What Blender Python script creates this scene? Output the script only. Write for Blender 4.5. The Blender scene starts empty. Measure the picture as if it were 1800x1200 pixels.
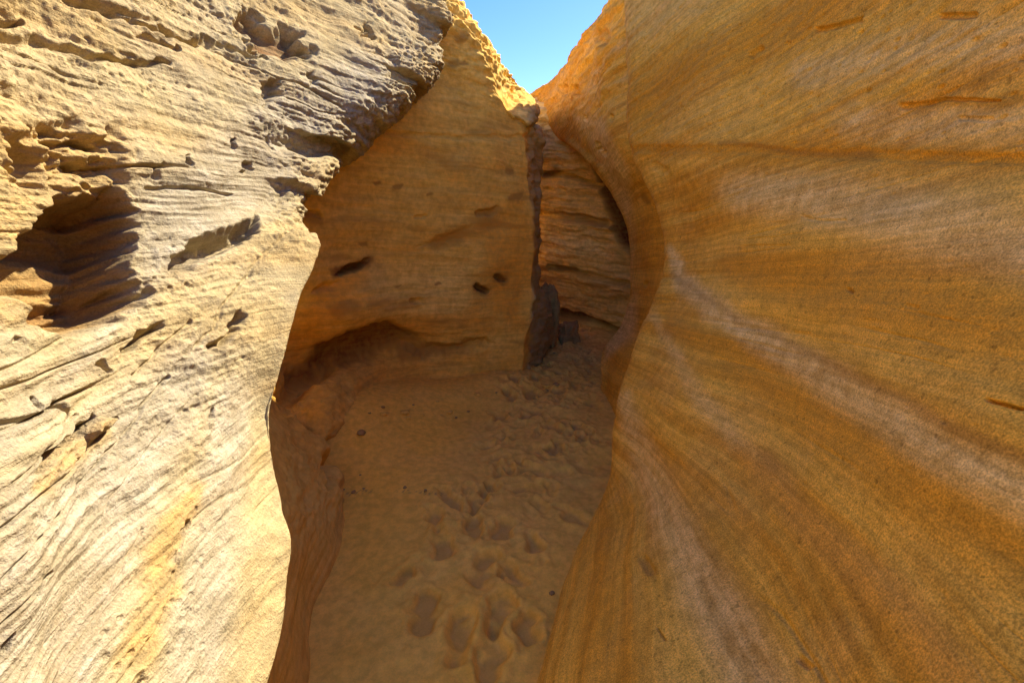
import bpy, math, random
import numpy as np
from mathutils import Vector

# ------------------------------------------------------------------ camera, sky, sun, exposure
scene = bpy.context.scene
CAMZ = 1.6
PITCH = 15.5
FPX = 825.0                      # focal length in pixels of the 1800x1200 photograph
CP, SP = math.cos(math.radians(PITCH)), math.sin(math.radians(PITCH))
cam_data = bpy.data.cameras.new('camera')
cam_data.sensor_width = 36.0
cam_data.lens = FPX / 1800.0 * 36.0
cam_data.clip_start = 0.02
cam_data.clip_end = 2000
cam = bpy.data.objects.new('camera', cam_data)
scene.collection.objects.link(cam)
cam.location = (0, 0, CAMZ)
cam.rotation_euler = (math.radians(90 - PITCH), 0, 0)
scene.camera = cam

SUN_AZ = 44.0                    # degrees from +X towards +Y
SUN_EL = 46.5
wd = bpy.data.worlds.new('World'); scene.world = wd
wd.use_nodes = True
wt = wd.node_tree
bg = wt.nodes['Background']
sky = wt.nodes.new('ShaderNodeTexSky')
sky.sky_type = 'NISHITA'; sky.sun_disc = False
sky.sun_elevation = math.radians(SUN_EL)
sky.sun_rotation = math.radians(90 - SUN_AZ)
sky.air_density = 1.0; sky.dust_density = 0.3; sky.ozone_density = 1.5
hs = wt.nodes.new('ShaderNodeHueSaturation'); hs.inputs['Saturation'].default_value = 1.4; hs.inputs['Hue'].default_value = 0.52; hs.inputs['Value'].default_value = 1.0
wt.links.new(sky.outputs[0], hs.inputs['Color']); wt.links.new(hs.outputs[0], bg.inputs[0])
bg.inputs[1].default_value = 0.088
sd = bpy.data.lights.new('sun', 'SUN')
sd.energy = 3.7; sd.angle = math.radians(0.5); sd.color = (1.0, 0.89, 0.68)
sun = bpy.data.objects.new('sun', sd); scene.collection.objects.link(sun)
sv = Vector((math.cos(math.radians(SUN_EL)) * math.cos(math.radians(SUN_AZ)),
             math.cos(math.radians(SUN_EL)) * math.sin(math.radians(SUN_AZ)),
             math.sin(math.radians(SUN_EL))))
sun.rotation_euler = sv.to_track_quat('Z', 'Y').to_euler()
sun.location = (6, 8, 14)
scene.view_settings.view_transform = 'Standard'
scene.view_settings.look = 'None'
scene.view_settings.gamma = 1.0
scene.view_settings.exposure = 1.8
scene.cycles.max_bounces = 8
scene.cycles.diffuse_bounces = 6

# ------------------------------------------------------------------ maths helpers
rng = np.random.RandomState(7)
PERM = rng.permutation(256).astype(np.int64); PERM = np.concatenate([PERM, PERM, PERM])
GR = rng.normal(size=(256, 3)); GR /= np.linalg.norm(GR, axis=1)[:, None]
CR = rng.rand(256, 3)


def pn(x, y, z):
    """gradient noise, roughly -1..1"""
    xi = np.floor(x).astype(np.int64); yi = np.floor(y).astype(np.int64); zi = np.floor(z).astype(np.int64)
    xf, yf, zf = x - xi, y - yi, z - zi
    xi &= 255; yi &= 255; zi &= 255
    u = xf * xf * xf * (xf * (xf * 6 - 15) + 10)
    v = yf * yf * yf * (yf * (yf * 6 - 15) + 10)
    w = zf * zf * zf * (zf * (zf * 6 - 15) + 10)
    res = 0
    for i in (0, 1):
        wx = u if i else 1 - u
        px = PERM[xi + i]
        for j in (0, 1):
            wy = v if j else 1 - v
            py = PERM[px + yi + j]
            for k in (0, 1):
                wz = w if k else 1 - w
                g = GR[PERM[py + zi + k]]
                res = res + wx * wy * wz * (g[..., 0] * (xf - i) + g[..., 1] * (yf - j) + g[..., 2] * (zf - k))
    return res * 1.6


def fbm(x, y, z, oct=4, lac=2.03, gain=0.5):
    a, s, f = 1.0, 0, 1.0
    for o in range(oct):
        s = s + a * pn(x * f + 17.3 * o, y * f - 9.1 * o, z * f + 3.7 * o)
        a *= gain; f *= lac
    return s


def worley(x, y, z):
    """distance to the nearest random point, and that point's random number"""
    xi = np.floor(x).astype(np.int64); yi = np.floor(y).astype(np.int64); zi = np.floor(z).astype(np.int64)
    best = np.full(x.shape, 9.0); rnd = np.zeros(x.shape)
    for i in (-1, 0, 1):
        for j in (-1, 0, 1):
            for k in (-1, 0, 1):
                h = PERM[PERM[PERM[(xi + i) & 255] + ((yi + j) & 255)] + ((zi + k) & 255)]
                c = CR[h]
                d = (xi + i + c[..., 0] - x) ** 2 + (yi + j + c[..., 1] - y) ** 2 + (zi + k + c[..., 2] - z) ** 2
                m = d < best
                best = np.where(m, d, best)
                rnd = np.where(m, CR[(h * 7 + 13) & 255][..., 0], rnd)
    return np.sqrt(best), rnd


def smooth(a, b, x):
    t = np.clip((x - a) / (b - a), 0, 1)
    return t * t * (3 - 2 * t)


def ray(px, py):
    x, up, f = px - 900.0, 600.0 - py, FPX
    return np.array([x, f * CP + up * SP, up * CP - f * SP])


def PY(px, py, Y):               # point of the place at forward distance Y
    r = ray(px, py); return np.array([0, 0, CAMZ]) + r / r[1] * Y


def PX(px, py, X):               # point of the place at sideways distance X
    r = ray(px, py); return np.array([0, 0, CAMZ]) + r / r[0] * X


def PF(px, py, z=0.0):           # point on the floor
    r = ray(px, py); return np.array([0, 0, CAMZ]) + r * ((z - CAMZ) / r[2])


def proj(P):
    x, y, z = P[..., 0], P[..., 1], P[..., 2] - CAMZ
    f = y * CP - z * SP
    up = z * CP + y * SP
    f = np.where(f < 0.02, 0.02, f)
    return 900 + FPX * x / f, 600 - FPX * up / f


def catmull(C, t):
    n = C.shape[0]
    i = np.clip(np.floor(t).astype(int), 0, n - 2)
    f = (t - i)
    f = f.reshape(f.shape + (1,) * (C.ndim - 1))
    # tangents are limited by the shorter neighbouring chord, so that unevenly spaced points never overshoot
    m = np.zeros_like(C)
    m[1:-1] = (C[2:] - C[:-2]) * 0.5
    m[0] = C[1] - C[0]; m[-1] = C[-1] - C[-2]
    ch = np.linalg.norm(np.diff(C, axis=0), axis=-1)
    cm = np.concatenate([ch[:1], np.minimum(ch[:-1], ch[1:]), ch[-1:]])
    ml = np.linalg.norm(m, axis=-1) + 1e-9
    m = m * np.minimum(1.0, 1.3 * cm / ml)[..., None]
    p1, p2, m1, m2 = C[i], C[i + 1], m[i], m[i + 1]
    f2, f3 = f * f, f * f * f
    return (2 * f3 - 3 * f2 + 1) * p1 + (f3 - 2 * f2 + f) * m1 + (3 * f2 - 2 * f3) * p2 + (f3 - f2) * m2


def seg_params(C, dens, cap, lo=6):
    """C: rows x cols x 3; sample positions along the rows, dense where the camera sees them"""
    px, py = proj(C)
    px = np.clip(px, -500, 2300); py = np.clip(py, -400, 1600)
    ts = []
    for r in range(C.shape[0] - 1):
        L = np.sqrt((px[r + 1] - px[r]) ** 2 + (py[r + 1] - py[r]) ** 2)
        L = np.where((C[r, :, 1] < 0.05) & (C[r + 1, :, 1] < 0.05), 20, L)
        n = int(np.clip(L.max() * dens, lo, cap))
        ts.append(r + np.arange(n) / n)
    ts.append(np.array([C.shape[0] - 1.0]))
    return np.concatenate(ts)


def build_grid(C, dens=0.5, capr=160, capc=160):
    C = np.array(C, dtype=float)
    tr = seg_params(C, dens, capr)
    tc = seg_params(C.transpose(1, 0, 2), dens, capc)
    G = catmull(C, tr)
    G = catmull(G.transpose(1, 0, 2), tc).transpose(1, 0, 2)
    return G


def normals(G, flip):
    du = np.gradient(G, axis=0); dv = np.gradient(G, axis=1)
    n = np.cross(du, dv)
    n /= np.linalg.norm(n, axis=2)[..., None] + 1e-9
    return -n if flip else n


def mesh_from_grid(name, G, flip, attrs=None, mat=None, smooth_shade=True):
    R, Cn = G.shape[:2]
    me = bpy.data.meshes.new(name)
    me.vertices.add(R * Cn)
    me.vertices.foreach_set('co', G.reshape(-1).astype(np.float32))
    idx = np.arange(R * Cn).reshape(R, Cn)
    a, b, c, d = idx[:-1, :-1], idx[1:, :-1], idx[1:, 1:], idx[:-1, 1:]
    q = np.stack([a, d, c, b] if flip else [a, b, c, d], axis=-1).reshape(-1)
    nf = (R - 1) * (Cn - 1)
    me.loops.add(nf * 4); me.polygons.add(nf)
    me.loops.foreach_set('vertex_index', q.astype(np.int32))
    me.polygons.foreach_set('loop_start', (np.arange(nf) * 4).astype(np.int32))
    me.polygons.foreach_set('loop_total', np.full(nf, 4, dtype=np.int32))
    me.polygons.foreach_set('use_smooth', np.full(nf, smooth_shade))
    me.update(calc_edges=True)
    for k, v in (attrs or {}).items():
        at = me.attributes.new(k, 'FLOAT', 'POINT')
        at.data.foreach_set('value', v.reshape(-1).astype(np.float32))
    o = bpy.data.objects.new(name, me)
    scene.collection.objects.link(o)
    if mat: me.materials.append(mat)
    return o


def tag(o, label, cat=None, kind=None, group=None):
    if label: o['label'] = label
    if cat: o['category'] = cat
    if kind: o['kind'] = kind
    if group: o['group'] = group
    return o


def stroke(qx, qy, pts, w0, w1=None, soft=0.6):
    """soft mask 0..1 round a polyline on the rock face; width goes from w0 to w1 along it"""
    w1 = w0 if w1 is None else w1
    pts = np.array(pts, float)
    best = np.zeros_like(qx)
    n = len(pts) - 1
    for i in range(max(n, 1)):
        a = pts[i]; b = pts[min(i + 1, len(pts) - 1)]
        ab = b - a; L2 = ab @ ab + 1e-9
        t = np.clip(((qx - a[0]) * ab[0] + (qy - a[1]) * ab[1]) / L2, 0, 1)
        d = np.hypot(qx - a[0] - t * ab[0], qy - a[1] - t * ab[1])
        w = w0 + (w1 - w0) * (i + t) / max(n, 1)
        best = np.maximum(best, 1 - smooth(1 - soft, 1 + soft, d / w))
    return best


def inside(qx, qy, poly, soft=12.0):
    """soft mask inside a closed outline"""
    poly = np.array(poly, float)
    ins = np.zeros(qx.shape, bool); dmin = np.full(qx.shape, 1e9)
    n = len(poly)
    for i in range(n):
        a = poly[i]; b = poly[(i + 1) % n]
        cond = ((a[1] > qy) != (b[1] > qy))
        xint = (b[0] - a[0]) * (qy - a[1]) / (b[1] - a[1] + 1e-9) + a[0]
        ins ^= cond & (qx < xint)
        ab = b - a
        t = np.clip(((qx - a[0]) * ab[0] + (qy - a[1]) * ab[1]) / (ab @ ab + 1e-9), 0, 1)
        dmin = np.minimum(dmin, np.hypot(qx - a[0] - t * ab[0], qy - a[1] - t * ab[1]))
    sdist = np.where(ins, dmin, -dmin)
    return smooth(-soft * 0.3, soft, sdist)


# ------------------------------------------------------------------ materials
def rock_material(name, base, alt, pale, dark, band_scale=9.0, band_amt=0.5, grain=0.5, fine=60.0,
                  rough=0.9, bump=0.4, tilt=(0.0, 0.0), speck=0.0, patch=0.5, spec=0.15, warp=0.12, stretch=0.09, lineamt=1.0, gscale=170):
    m = bpy.data.materials.new(name); m.use_nodes = True
    nt = m.node_tree; N = nt.nodes; L = nt.links
    bs = N['Principled BSDF']
    bs.inputs['Roughness'].default_value = rough
    bs.inputs['Specular IOR Level'].default_value = spec
    tc = N.new('ShaderNodeTexCoord')
    sep = N.new('ShaderNodeSeparateXYZ'); L.new(tc.outputs['Object'], sep.inputs[0])

    def math_(op, a, b=None, c=None, clamp=False):
        n = N.new('ShaderNodeMath'); n.operation = op; n.use_clamp = clamp
        for i, v in enumerate((a, b, c)):
            if v is None: continue
            if isinstance(v, (int, float)): n.inputs[i].default_value = v
            else: L.new(v, n.inputs[i])
        return n.outputs[0]

    def noise(vec, scale, detail=4, rough_=0.55, dist=0.0):
        n = N.new('ShaderNodeTexNoise'); L.new(vec, n.inputs['Vector'])
        n.inputs['Scale'].default_value = scale; n.inputs['Detail'].default_value = detail
        n.inputs['Roughness'].default_value = rough_; n.inputs['Distortion'].default_value = dist
        return n.outputs['Fac']

    def remap(v, a, b, c=0.0, d=1.0):
        n = N.new('ShaderNodeMapRange'); n.interpolation_type = 'SMOOTHSTEP'
        L.new(v, n.inputs[0])
        for i, q in enumerate((a, b, c, d)): n.inputs[i + 1].default_value = q
        return n.outputs[0]

    def mix(f, a, b, mode='MIX'):
        n = N.new('ShaderNodeMix'); n.data_type = 'RGBA'; n.blend_type = mode
        if isinstance(f, (int, float)): n.inputs[0].default_value = f
        else: L.new(f, n.inputs[0])
        for i, q in ((6, a), (7, b)):
            if isinstance(q, tuple): n.inputs[i].default_value = q + (1,)
            else: L.new(q, n.inputs[i])
        return n.outputs[2]

    def attr(nm):
        n = N.new('ShaderNodeAttribute'); n.attribute_name = nm; return n.outputs['Fac']

    big = noise(tc.outputs['Object'], 0.9, 3)
    wav = noise(tc.outputs['Object'], 3.5, 3)
    s = math_('ADD', sep.outputs[2], math_('MULTIPLY', sep.outputs[0], tilt[0]))
    s = math_('ADD', s, math_('MULTIPLY', sep.outputs[1], tilt[1]))
    s = math_('ADD', s, math_('MULTIPLY', big, warp))
    s = math_('ADD', s, math_('MULTIPLY', wav, warp * 0.15))
    cmb = N.new('ShaderNodeCombineXYZ')
    L.new(math_('MULTIPLY', sep.outputs[0], stretch), cmb.inputs[0])
    L.new(math_('MULTIPLY', sep.outputs[1], stretch), cmb.inputs[1]); L.new(s, cmb.inputs[2])
    S = cmb.outputs[0]
    band = remap(noise(S, band_scale, 5, 0.6), 0.36, 0.66)
    lines = noise(S, fine, 4, 0.65)
    grainv = noise(tc.outputs['Object'], gscale, 3, 0.75)
    blot = remap(noise(tc.outputs['Object'], 2.2, 6, 0.62, 0.6), 0.42, 0.64)
    mott = noise(tc.outputs['Object'], 22, 5, 0.65)
    col = mix(math_('MULTIPLY', band, band_amt * 2, clamp=True), base, alt)
    col = mix(math_('MULTIPLY', blot, patch), col, pale)
    # painted beds, stains, patina, recess shade and a sunlit patch follow the attributes, broken up by grain
    brk = math_('ADD', math_('MULTIPLY', mott, 0.9), math_('MULTIPLY', lines, 0.7))
    brk = remap(brk, 0.52, 1.05, 0.55, 1.15)
    col = mix(math_('MULTIPLY', attr('pale'), brk, clamp=True), col, pale)
    col = mix(math_('MULTIPLY', attr('ochre'), brk, clamp=True), col, alt)
    col = mix(math_('MULTIPLY', attr('dark'), brk, clamp=True), col, dark)
    col = mix(math_('MULTIPLY', attr('grey'), brk, clamp=True), col, (0.29, 0.23, 0.12))
    lin = remap(lines, 0.30, 0.72, 1 - 0.34 * band_amt * 2 * lineamt, 1 + 0.22 * band_amt * 2 * lineamt)
    g = remap(grainv, 0.25, 0.75, 1 - 0.45 * grain, 1 + 0.35 * grain)
    mm = remap(mott, 0.3, 0.7, 0.84, 1.12)
    f = math_('MULTIPLY', math_('MULTIPLY', lin, g), mm)
    if speck > 0:
        sp = remap(noise(tc.outputs['Object'], 60, 2, 0.5), 0.64, 0.72, 1.0, 1.0 - speck)
        f = math_('MULTIPLY', f, sp)
    vm = N.new('ShaderNodeVectorMath'); vm.operation = 'SCALE'
    L.new(col, vm.inputs[0]); L.new(f, vm.inputs['Scale'])
    L.new(vm.outputs[0], bs.inputs['Base Color'])
    h = math_('ADD', math_('MULTIPLY', lines, 0.6 * lineamt), math_('MULTIPLY', mott, 0.7))
    h = math_('ADD', h, math_('MULTIPLY', grainv, 0.25))
    bp = N.new('ShaderNodeBump'); bp.inputs['Strength'].default_value = bump
    bp.inputs['Distance'].default_value = 0.02
    L.new(h, bp.inputs['Height']); L.new(bp.outputs[0], bs.inputs['Normal'])
    return m


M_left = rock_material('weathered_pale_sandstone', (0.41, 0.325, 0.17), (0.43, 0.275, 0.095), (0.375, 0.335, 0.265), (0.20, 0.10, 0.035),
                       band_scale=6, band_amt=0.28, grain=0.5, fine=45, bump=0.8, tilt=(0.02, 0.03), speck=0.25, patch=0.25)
M_fin = rock_material('smooth_tan_sandstone', (0.76, 0.46, 0.085), (0.74, 0.35, 0.04), (0.80, 0.56, 0.15), (0.15, 0.055, 0.018),
                      band_scale=5, band_amt=0.22, grain=0.22, fine=30, bump=0.18, tilt=(0.05, 0.05), patch=0.25)
M_right = rock_material('banded_orange_sandstone', (0.84, 0.50, 0.075), (0.68, 0.32, 0.025), (0.82, 0.59, 0.22), (0.27, 0.12, 0.025),
                        band_scale=10, band_amt=0.46, grain=1.0, fine=70, bump=0.32, tilt=(0.0, 0.15), speck=0.35, patch=0.12,
                        warp=0.05, stretch=0.03, lineamt=0.6, gscale=230)
M_back = rock_material('layered_orange_sandstone', (0.80, 0.56, 0.15), (0.78, 0.49, 0.10), (0.84, 0.66, 0.26), (0.15, 0.05, 0.015),
                       band_scale=6, band_amt=0.3, grain=0.3, fine=28, bump=0.5, tilt=(0.12, 0.0), patch=0.35)
M_grey = rock_material('grey_brown_stone', (0.36, 0.24, 0.09), (0.40, 0.23, 0.07), (0.44, 0.31, 0.13), (0.06, 0.04, 0.03),
                       band_scale=7, band_amt=0.2, grain=0.3, fine=28, bump=0.4, patch=0.2)
M_sand = rock_material('orange_sand', (0.88, 0.50, 0.072), (0.86, 0.44, 0.05), (0.86, 0.57, 0.14), (0.24, 0.13, 0.07),
                       band_scale=1.4, band_amt=0.05, grain=0.22, fine=9, bump=0.10, patch=0.22, spec=0.05)
NOATTR = ('pale', 'ochre', 'dark')

# ------------------------------------------------------------------ sand floor
def axis(a, b, n, far, m):
    """dense between a and b, stretching out to +-far"""
    core = np.linspace(a, b, n)
    g = np.geomspace(0.02, far, m)
    return np.concatenate([(a - g)[::-1], core, b + g])


def floor_height(x, y, detail=True):
    z = 0.035 * pn(x * 0.9 + 3, y * 0.9, x * 0 + 1.5) + 0.012 * pn(x * 2.6, y * 2.6, x * 0 + 4.5)
    # drift banked against the shaded alcove wall, and the path climbing gently at the back
    z = z + 0.16 * smooth(-0.35, -1.5, x) * smooth(2.0, 3.3, y)
    dl = (y - 3.35) * 0.79 - (x + 1.25) * 0.61              # sand banked along the foot of the shaded wall
    z = z + 0.10 * np.exp(-(dl / 0.38) ** 2) * smooth(0.35, -0.1, x)
    z = z + 0.02 * smooth(4.2, 7.0, y)
    return z


def make_floor():
    xs = axis(-2.0, 1.5, 620, 300, 70)
    ycore = 0.7 + 8.3 * (np.linspace(0, 1, 700) ** 1.6)
    g = np.geomspace(0.02, 300, 60)
    ys = np.concatenate([(0.7 - g)[::-1], ycore, 9.0 + g])
    X, Y = np.meshgrid(xs, ys)
    Z = floor_height(X, Y)
    near = smooth(9.5, 8.0, Y) * smooth(-0.5, 0.3, Y) * smooth(-2.4, -2.0, X) * smooth(2.0, 1.5, X)
    # footprints along the path
    r = random.Random(5)
    prints = []
    for (px, py, L, ang) in [(780, 965, 0.27, 5), (848, 1010, 0.30, -12), (745, 1075, 0.28, 14), (812, 1115, 0.27, -6), (880, 1075, 0.25, -20),
                             (765, 915, 0.2, 25), (835, 930, 0.22, -10), (900, 1010, 0.24, 20), (712, 1010, 0.2, -30), (860, 1150, 0.26, 10),
                             (925, 1110, 0.2, 0), (790, 880, 0.22, 40), (840, 880, 0.22, -5), (885, 930, 0.24, -35), (940, 960, 0.2, 15)]:
        p = PF(px, py)
        prints.append((p[0], p[1], L, math.radians(ang), 0.030))
    for i in range(240):
        t = r.random() ** 0.8
        y = 2.2 + t * 4.2
        cx = 0.10 + 0.13 * (y - 2.2) if y < 4.4 else 0.42 + 0.09 * (y - 4.4)
        w = 0.42 if y < 4.2 else 0.45
        x = cx + r.uniform(-w, w)
        prints.append((x, y, r.uniform(0.14, 0.30), r.uniform(-1.0, 1.0), r.uniform(0.008, 0.024)))
    D = np.zeros_like(Z)
    for (x, y, L, a, dep) in prints:
        i0, i1 = np.searchsorted(xs, [x - L, x + L]); j0, j1 = np.searchsorted(ys, [y - L, y + L])
        sx = X[j0:j1, i0:i1] - x; sy = Y[j0:j1, i0:i1] - y
        wob = 0.7 * pn(X[j0:j1, i0:i1] * 11, Y[j0:j1, i0:i1] * 14, sx * 0 + L * 9)
        u = (sx * math.cos(a) + sy * math.sin(a)) / (L * 0.24); v = (-sx * math.sin(a) + sy * math.cos(a)) / (L * 0.5)
        rr = np.sqrt(u * u + v * v) + wob
        pit = -dep * (1 - smooth(0.45, 1.1, rr)) + dep * 0.30 * np.exp(-((rr - 1.25) / 0.30) ** 2)
        D[j0:j1, i0:i1] += pit
    D = np.clip(D, -0.05, 0.03)
    tramp = smooth(-0.75, -0.2, X - 0.12 * (Y - 2)) * smooth(1.2, 2.6, Y)
    Z = Z + near * (D + tramp * (0.018 * fbm(X * 4.0, Y * 4.0, X * 0, 3) + 0.002 * np.abs(fbm(X * 13, Y * 11, X * 0 + 5, 2)))
                    + 0.004 * fbm(X * 6, Y * 6, X * 0 + 2, 3) + 0.0022 * fbm(X * 30, Y * 30, X * 0, 2))
    # low ripples on the smooth left side
    Z = Z + near * (1 - tramp) * 0.006 * pn(X * 1.2 + Y * 0.6, (Y - 0.35 * X) * 5.0, X * 0)
    G = np.stack([X, Y, Z], -1)
    qx, qy = proj(G)
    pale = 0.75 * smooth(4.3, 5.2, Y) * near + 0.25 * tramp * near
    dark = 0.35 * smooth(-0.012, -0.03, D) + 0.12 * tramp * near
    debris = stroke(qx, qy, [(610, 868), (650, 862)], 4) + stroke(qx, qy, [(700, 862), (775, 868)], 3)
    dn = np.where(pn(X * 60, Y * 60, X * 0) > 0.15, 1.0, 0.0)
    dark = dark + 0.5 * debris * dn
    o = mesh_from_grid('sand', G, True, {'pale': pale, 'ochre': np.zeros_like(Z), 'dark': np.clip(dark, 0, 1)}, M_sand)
    tag(o, 'orange sand floor of the canyon with footprints trampled along the path', kind='structure')
    return o


make_floor()

# ------------------------------------------------------------------ near left wall: sunlit, weathered, pitted
def W(x, y, z): return np.array([x, y, z], float)


def make_left():
    rows = []
    # each row: columns from behind the camera to the lip and round it into the rock
    #  py at x: -350, 0, 150, 300, 430, 500..lip ; Y of each
    def row(b1, b2, pts, lipw):
        r = [W(*b1), W(*b2)]
        for (px, py, Y) in pts: r.append(PY(px, py, Y))
        lip = r[-1]
        r.insert(len(r) - 1, r[-2] * 0.25 + lip * 0.75)
        for (dx, dy, dz) in lipw: r.append(lip + np.array([dx, dy, dz]))
        return r
    U = (-0.06, 0.14, -0.05), (-0.40, 0.42, -0.16), (-1.1, 0.7, -0.2)
    V = [(-0.13, 0.05, -0.03), (-0.40, 0.25, -0.08), (-0.8, 0.6, -0.1)]
    def ins7(r):
        r.insert(7, r[6] * 0.25 + r[7] * 0.75); return r
    top = (-0.16, 0.28, -0.05), (-0.55, 0.5, -0.10), (-1.3, 0.8, -0.2)
    # outer edge of the rock mass, down to the ground far away
    rows.append(ins7([W(-9, -4, -0.4), W(-9, -2, -0.4), W(-9, 0, -0.4), W(-9, 1.5, -0.4), W(-9, 3, -0.4), W(-9, 4.2, -0.4), W(-9, 5.2, -0.4), W(-9, 6.2, -0.4), W(-9.1, 6.6, -0.4), W(-9.2, 6.8, -0.4), W(-9.3, 7, -0.4)]))
    rows.append(ins7([W(-6, -4, 3.2), W(-6, -2, 3.3), W(-6, 0, 3.4), W(-6, 1.5, 3.6), W(-5.8, 3, 3.7), W(-5.6, 4.0, 3.8), W(-5.4, 4.8, 3.8), W(-5.2, 5.6, 3.7), W(-5.3, 6.0, 3.4), W(-5.4, 6.2, 2.8), W(-5.6, 6.4, 1.8)]))
    rows.append(ins7([W(-2.6, -4, 3.0), W(-2.5, -1.2, 3.1), W(-2.5, 0.4, 3.2), W(-2.5, 1.6, 3.4), W(-2.4, 2.5, 3.6), W(-2.3, 3.3, 3.75), W(-2.1, 4.0, 3.8), W(-1.5, 4.7, 3.7), W(-1.6, 5.0, 3.4), W(-1.8, 5.2, 2.9), W(-2.2, 5.4, 2.0)]))
    rows.append(row((-1.5, -4, 2.6), (-1.45, -1.2, 2.6), [(-350, -160, 0.85), (0, -170, 1.35), (180, -180, 1.75), (350, -200, 2.25), (520, -200, 2.8), (700, -110, 3.6)], top))
    rows.append(row((-1.3, -4, 2.1), (-1.22, -1.2, 2.1), [(-350, 0, 0.75), (0, 0, 1.24), (180, 0, 1.55), (350, 0, 2.0), (540, 0, 2.7), (786, 2, 3.75)], top))
    rows.append(row((-1.2, -4, 1.95), (-1.12, -1.2, 1.95), [(-350, 110, 0.70), (0, 120, 1.12), (170, 115, 1.42), (340, 100, 1.85), (545, 90, 2.5), (770, 105, 3.5)], U))
    rows.append(row((-1.15, -4, 1.8), (-1.06, -1.2, 1.8), [(-350, 220, 0.66), (0, 240, 1.03), (160, 230, 1.30), (330, 210, 1.70), (530, 170, 2.35), (706, 178, 3.12)], U))
    rows.append(row((-1.15, -4, 1.65), (-1.04, -1.2, 1.65), [(-350, 330, 0.64), (0, 350, 0.97), (150, 340, 1.22), (310, 310, 1.55), (470, 260, 2.1), (600, 262, 2.72)], U))
    rows.append(row((-1.1, -4, 1.5), (-1.02, -1.2, 1.5), [(-350, 440, 0.62), (0, 450, 0.92), (145, 440, 1.15), (290, 400, 1.42), (420, 350, 1.85), (518, 385, 2.12)], U))
    rows.append(row((-1.05, -4, 1.35), (-1.0, -1.2, 1.35), [(-350, 540, 0.60), (0, 545, 0.86), (140, 535, 1.06), (280, 500, 1.30), (420, 445, 1.66), (556, 440, 1.98)], V))
    rows.append(row((-1.0, -4, 1.2), (-0.98, -1.2, 1.2), [(-350, 640, 0.57), (0, 640, 0.80), (135, 630, 0.98), (270, 600, 1.18), (400, 560, 1.44), (508, 560, 1.68)], V))
    def low(b1, b2, pts, w2, w3, w4):
        r = [W(*b1), W(*b2)] + [PY(*p) for p in pts]
        r.insert(len(r) - 1, r[-2] * 0.25 + r[-1] * 0.75)
        lip = r[-1]
        for q in V: r.append(lip + np.array(q) * (0.8, 0.8, 1))
        return r
    rows.append(row((-1.0, -4, 1.0), (-0.94, -1.2, 1.0), [(-350, 760, 0.53), (0, 750, 0.72), (130, 745, 0.88), (260, 720, 1.06), (390, 690, 1.27), (492, 700, 1.50)], V))
    rows.append(low((-1.0, -4, 0.8), (-0.92, -1.2, 0.8), [(-350, 880, 0.50), (0, 870, 0.65), (130, 865, 0.79), (260, 850, 0.94), (390, 830, 1.13), (492, 830, 1.36)], (525, 830, 1.95), (562, 835, 2.55), 0))
    rows.append(low((-1.0, -4, 0.6), (-0.90, -1.2, 0.6), [(-350, 1020, 0.46), (0, 1000, 0.58), (130, 995, 0.70), (260, 985, 0.83), (390, 965, 1.0), (510, 945, 1.20)], (535, 955, 1.62), (560, 905, 2.12), 0))
    rows.append(low((-1.0, -4, 0.4), (-0.9, -1.2, 0.4), [(-350, 1200, 0.42), (0, 1160, 0.52), (130, 1150, 0.62), (260, 1140, 0.73), (380, 1120, 0.87), (484, 1090, 1.02)], (515, 1110, 1.35), (548, 1020, 1.76), 0))
    rows.append(low((-1.0, -4, 0.2), (-0.9, -1.2, 0.2), [(-350, 1400, 0.39), (0, 1350, 0.46), (130, 1330, 0.55), (250, 1310, 0.64), (360, 1285, 0.75), (446, 1240, 0.86)], (480, 1210, 1.15), (543, 1100, 1.52), 0))
    rows.append(ins7([W(-1.0, -4, -0.3), W(-0.95, -1.2, -0.3), W(-0.95, 0.2, -0.3), W(-0.95, 0.4, -0.3), W(-0.95, 0.55, -0.3), W(-0.95, 0.7, -0.3), W(-0.95, 0.85, -0.3), W(-0.9, 0.95, -0.3), W(-0.95, 1.05, -0.3), W(-1.1, 1.2, -0.3), W(-1.4, 1.55, -0.3)]))
    G = build_grid(rows, 0.52, 150, 190)
    qx, qy = proj(G)
    n = normals(G, FLIP_L)
    x, y, z = G[..., 0], G[..., 1], G[..., 2]
    vis = smooth(-0.3, 0.3, y)
    wx = fbm(x * 2.5, y * 2.5, z * 2.5, 3)
    s = z + 0.03 * x + 0.02 * y + 0.018 * wx
    jx = qx + 24 * pn(x * 7, y * 7, z * 12) + 13 * pn(x * 26, y * 26, z * 40); jy = qy + 10 * pn(x * 8 + 5, y * 8, z * 8) + 5 * pn(x * 26 + 5, y * 26, z * 26)
    big_ = inside(jx, jy, [(-140, 470), (20, 455), (55, 400), (120, 350), (215, 330), (235, 390), (240, 470), (262, 520), (215, 560), (110, 592), (40, 565), (20, 520), (-60, 520), (-140, 540)], 34)
    big = big_
    up = smooth(430, 250, qy + 0.25 * qx - 60)          # rougher, ledgy upper part
    d = 0.035 * fbm(x * 1.6 + 5, y * 1.6, z * 1.6, 3)
    st1 = pn(x * 1.2, y * 1.2, s * 13); st2 = pn(x * 2.2 + 9, y * 2.2, s * 34); st3 = pn(x * 4, y * 4 + 3, s * 85)
    smoothzone = inside(qx, qy, [(240, 1250), (300, 900), (400, 640), (470, 390), (620, 380), (620, 1250)], 60)
    d += (1 - 0.85 * smoothzone) * ((0.006 + 0.006 * up) * st1 + 0.006 * (0.4 + 0.6 * up) * st2 + 0.0035 * st3)
    rough = smooth(-0.5, 0.6, fbm(x * 1.3 + 2, y * 1.3, z * 1.3 + 8, 2))
    rough = np.clip(rough + 0.5 * up, 0, 1.3)
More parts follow.
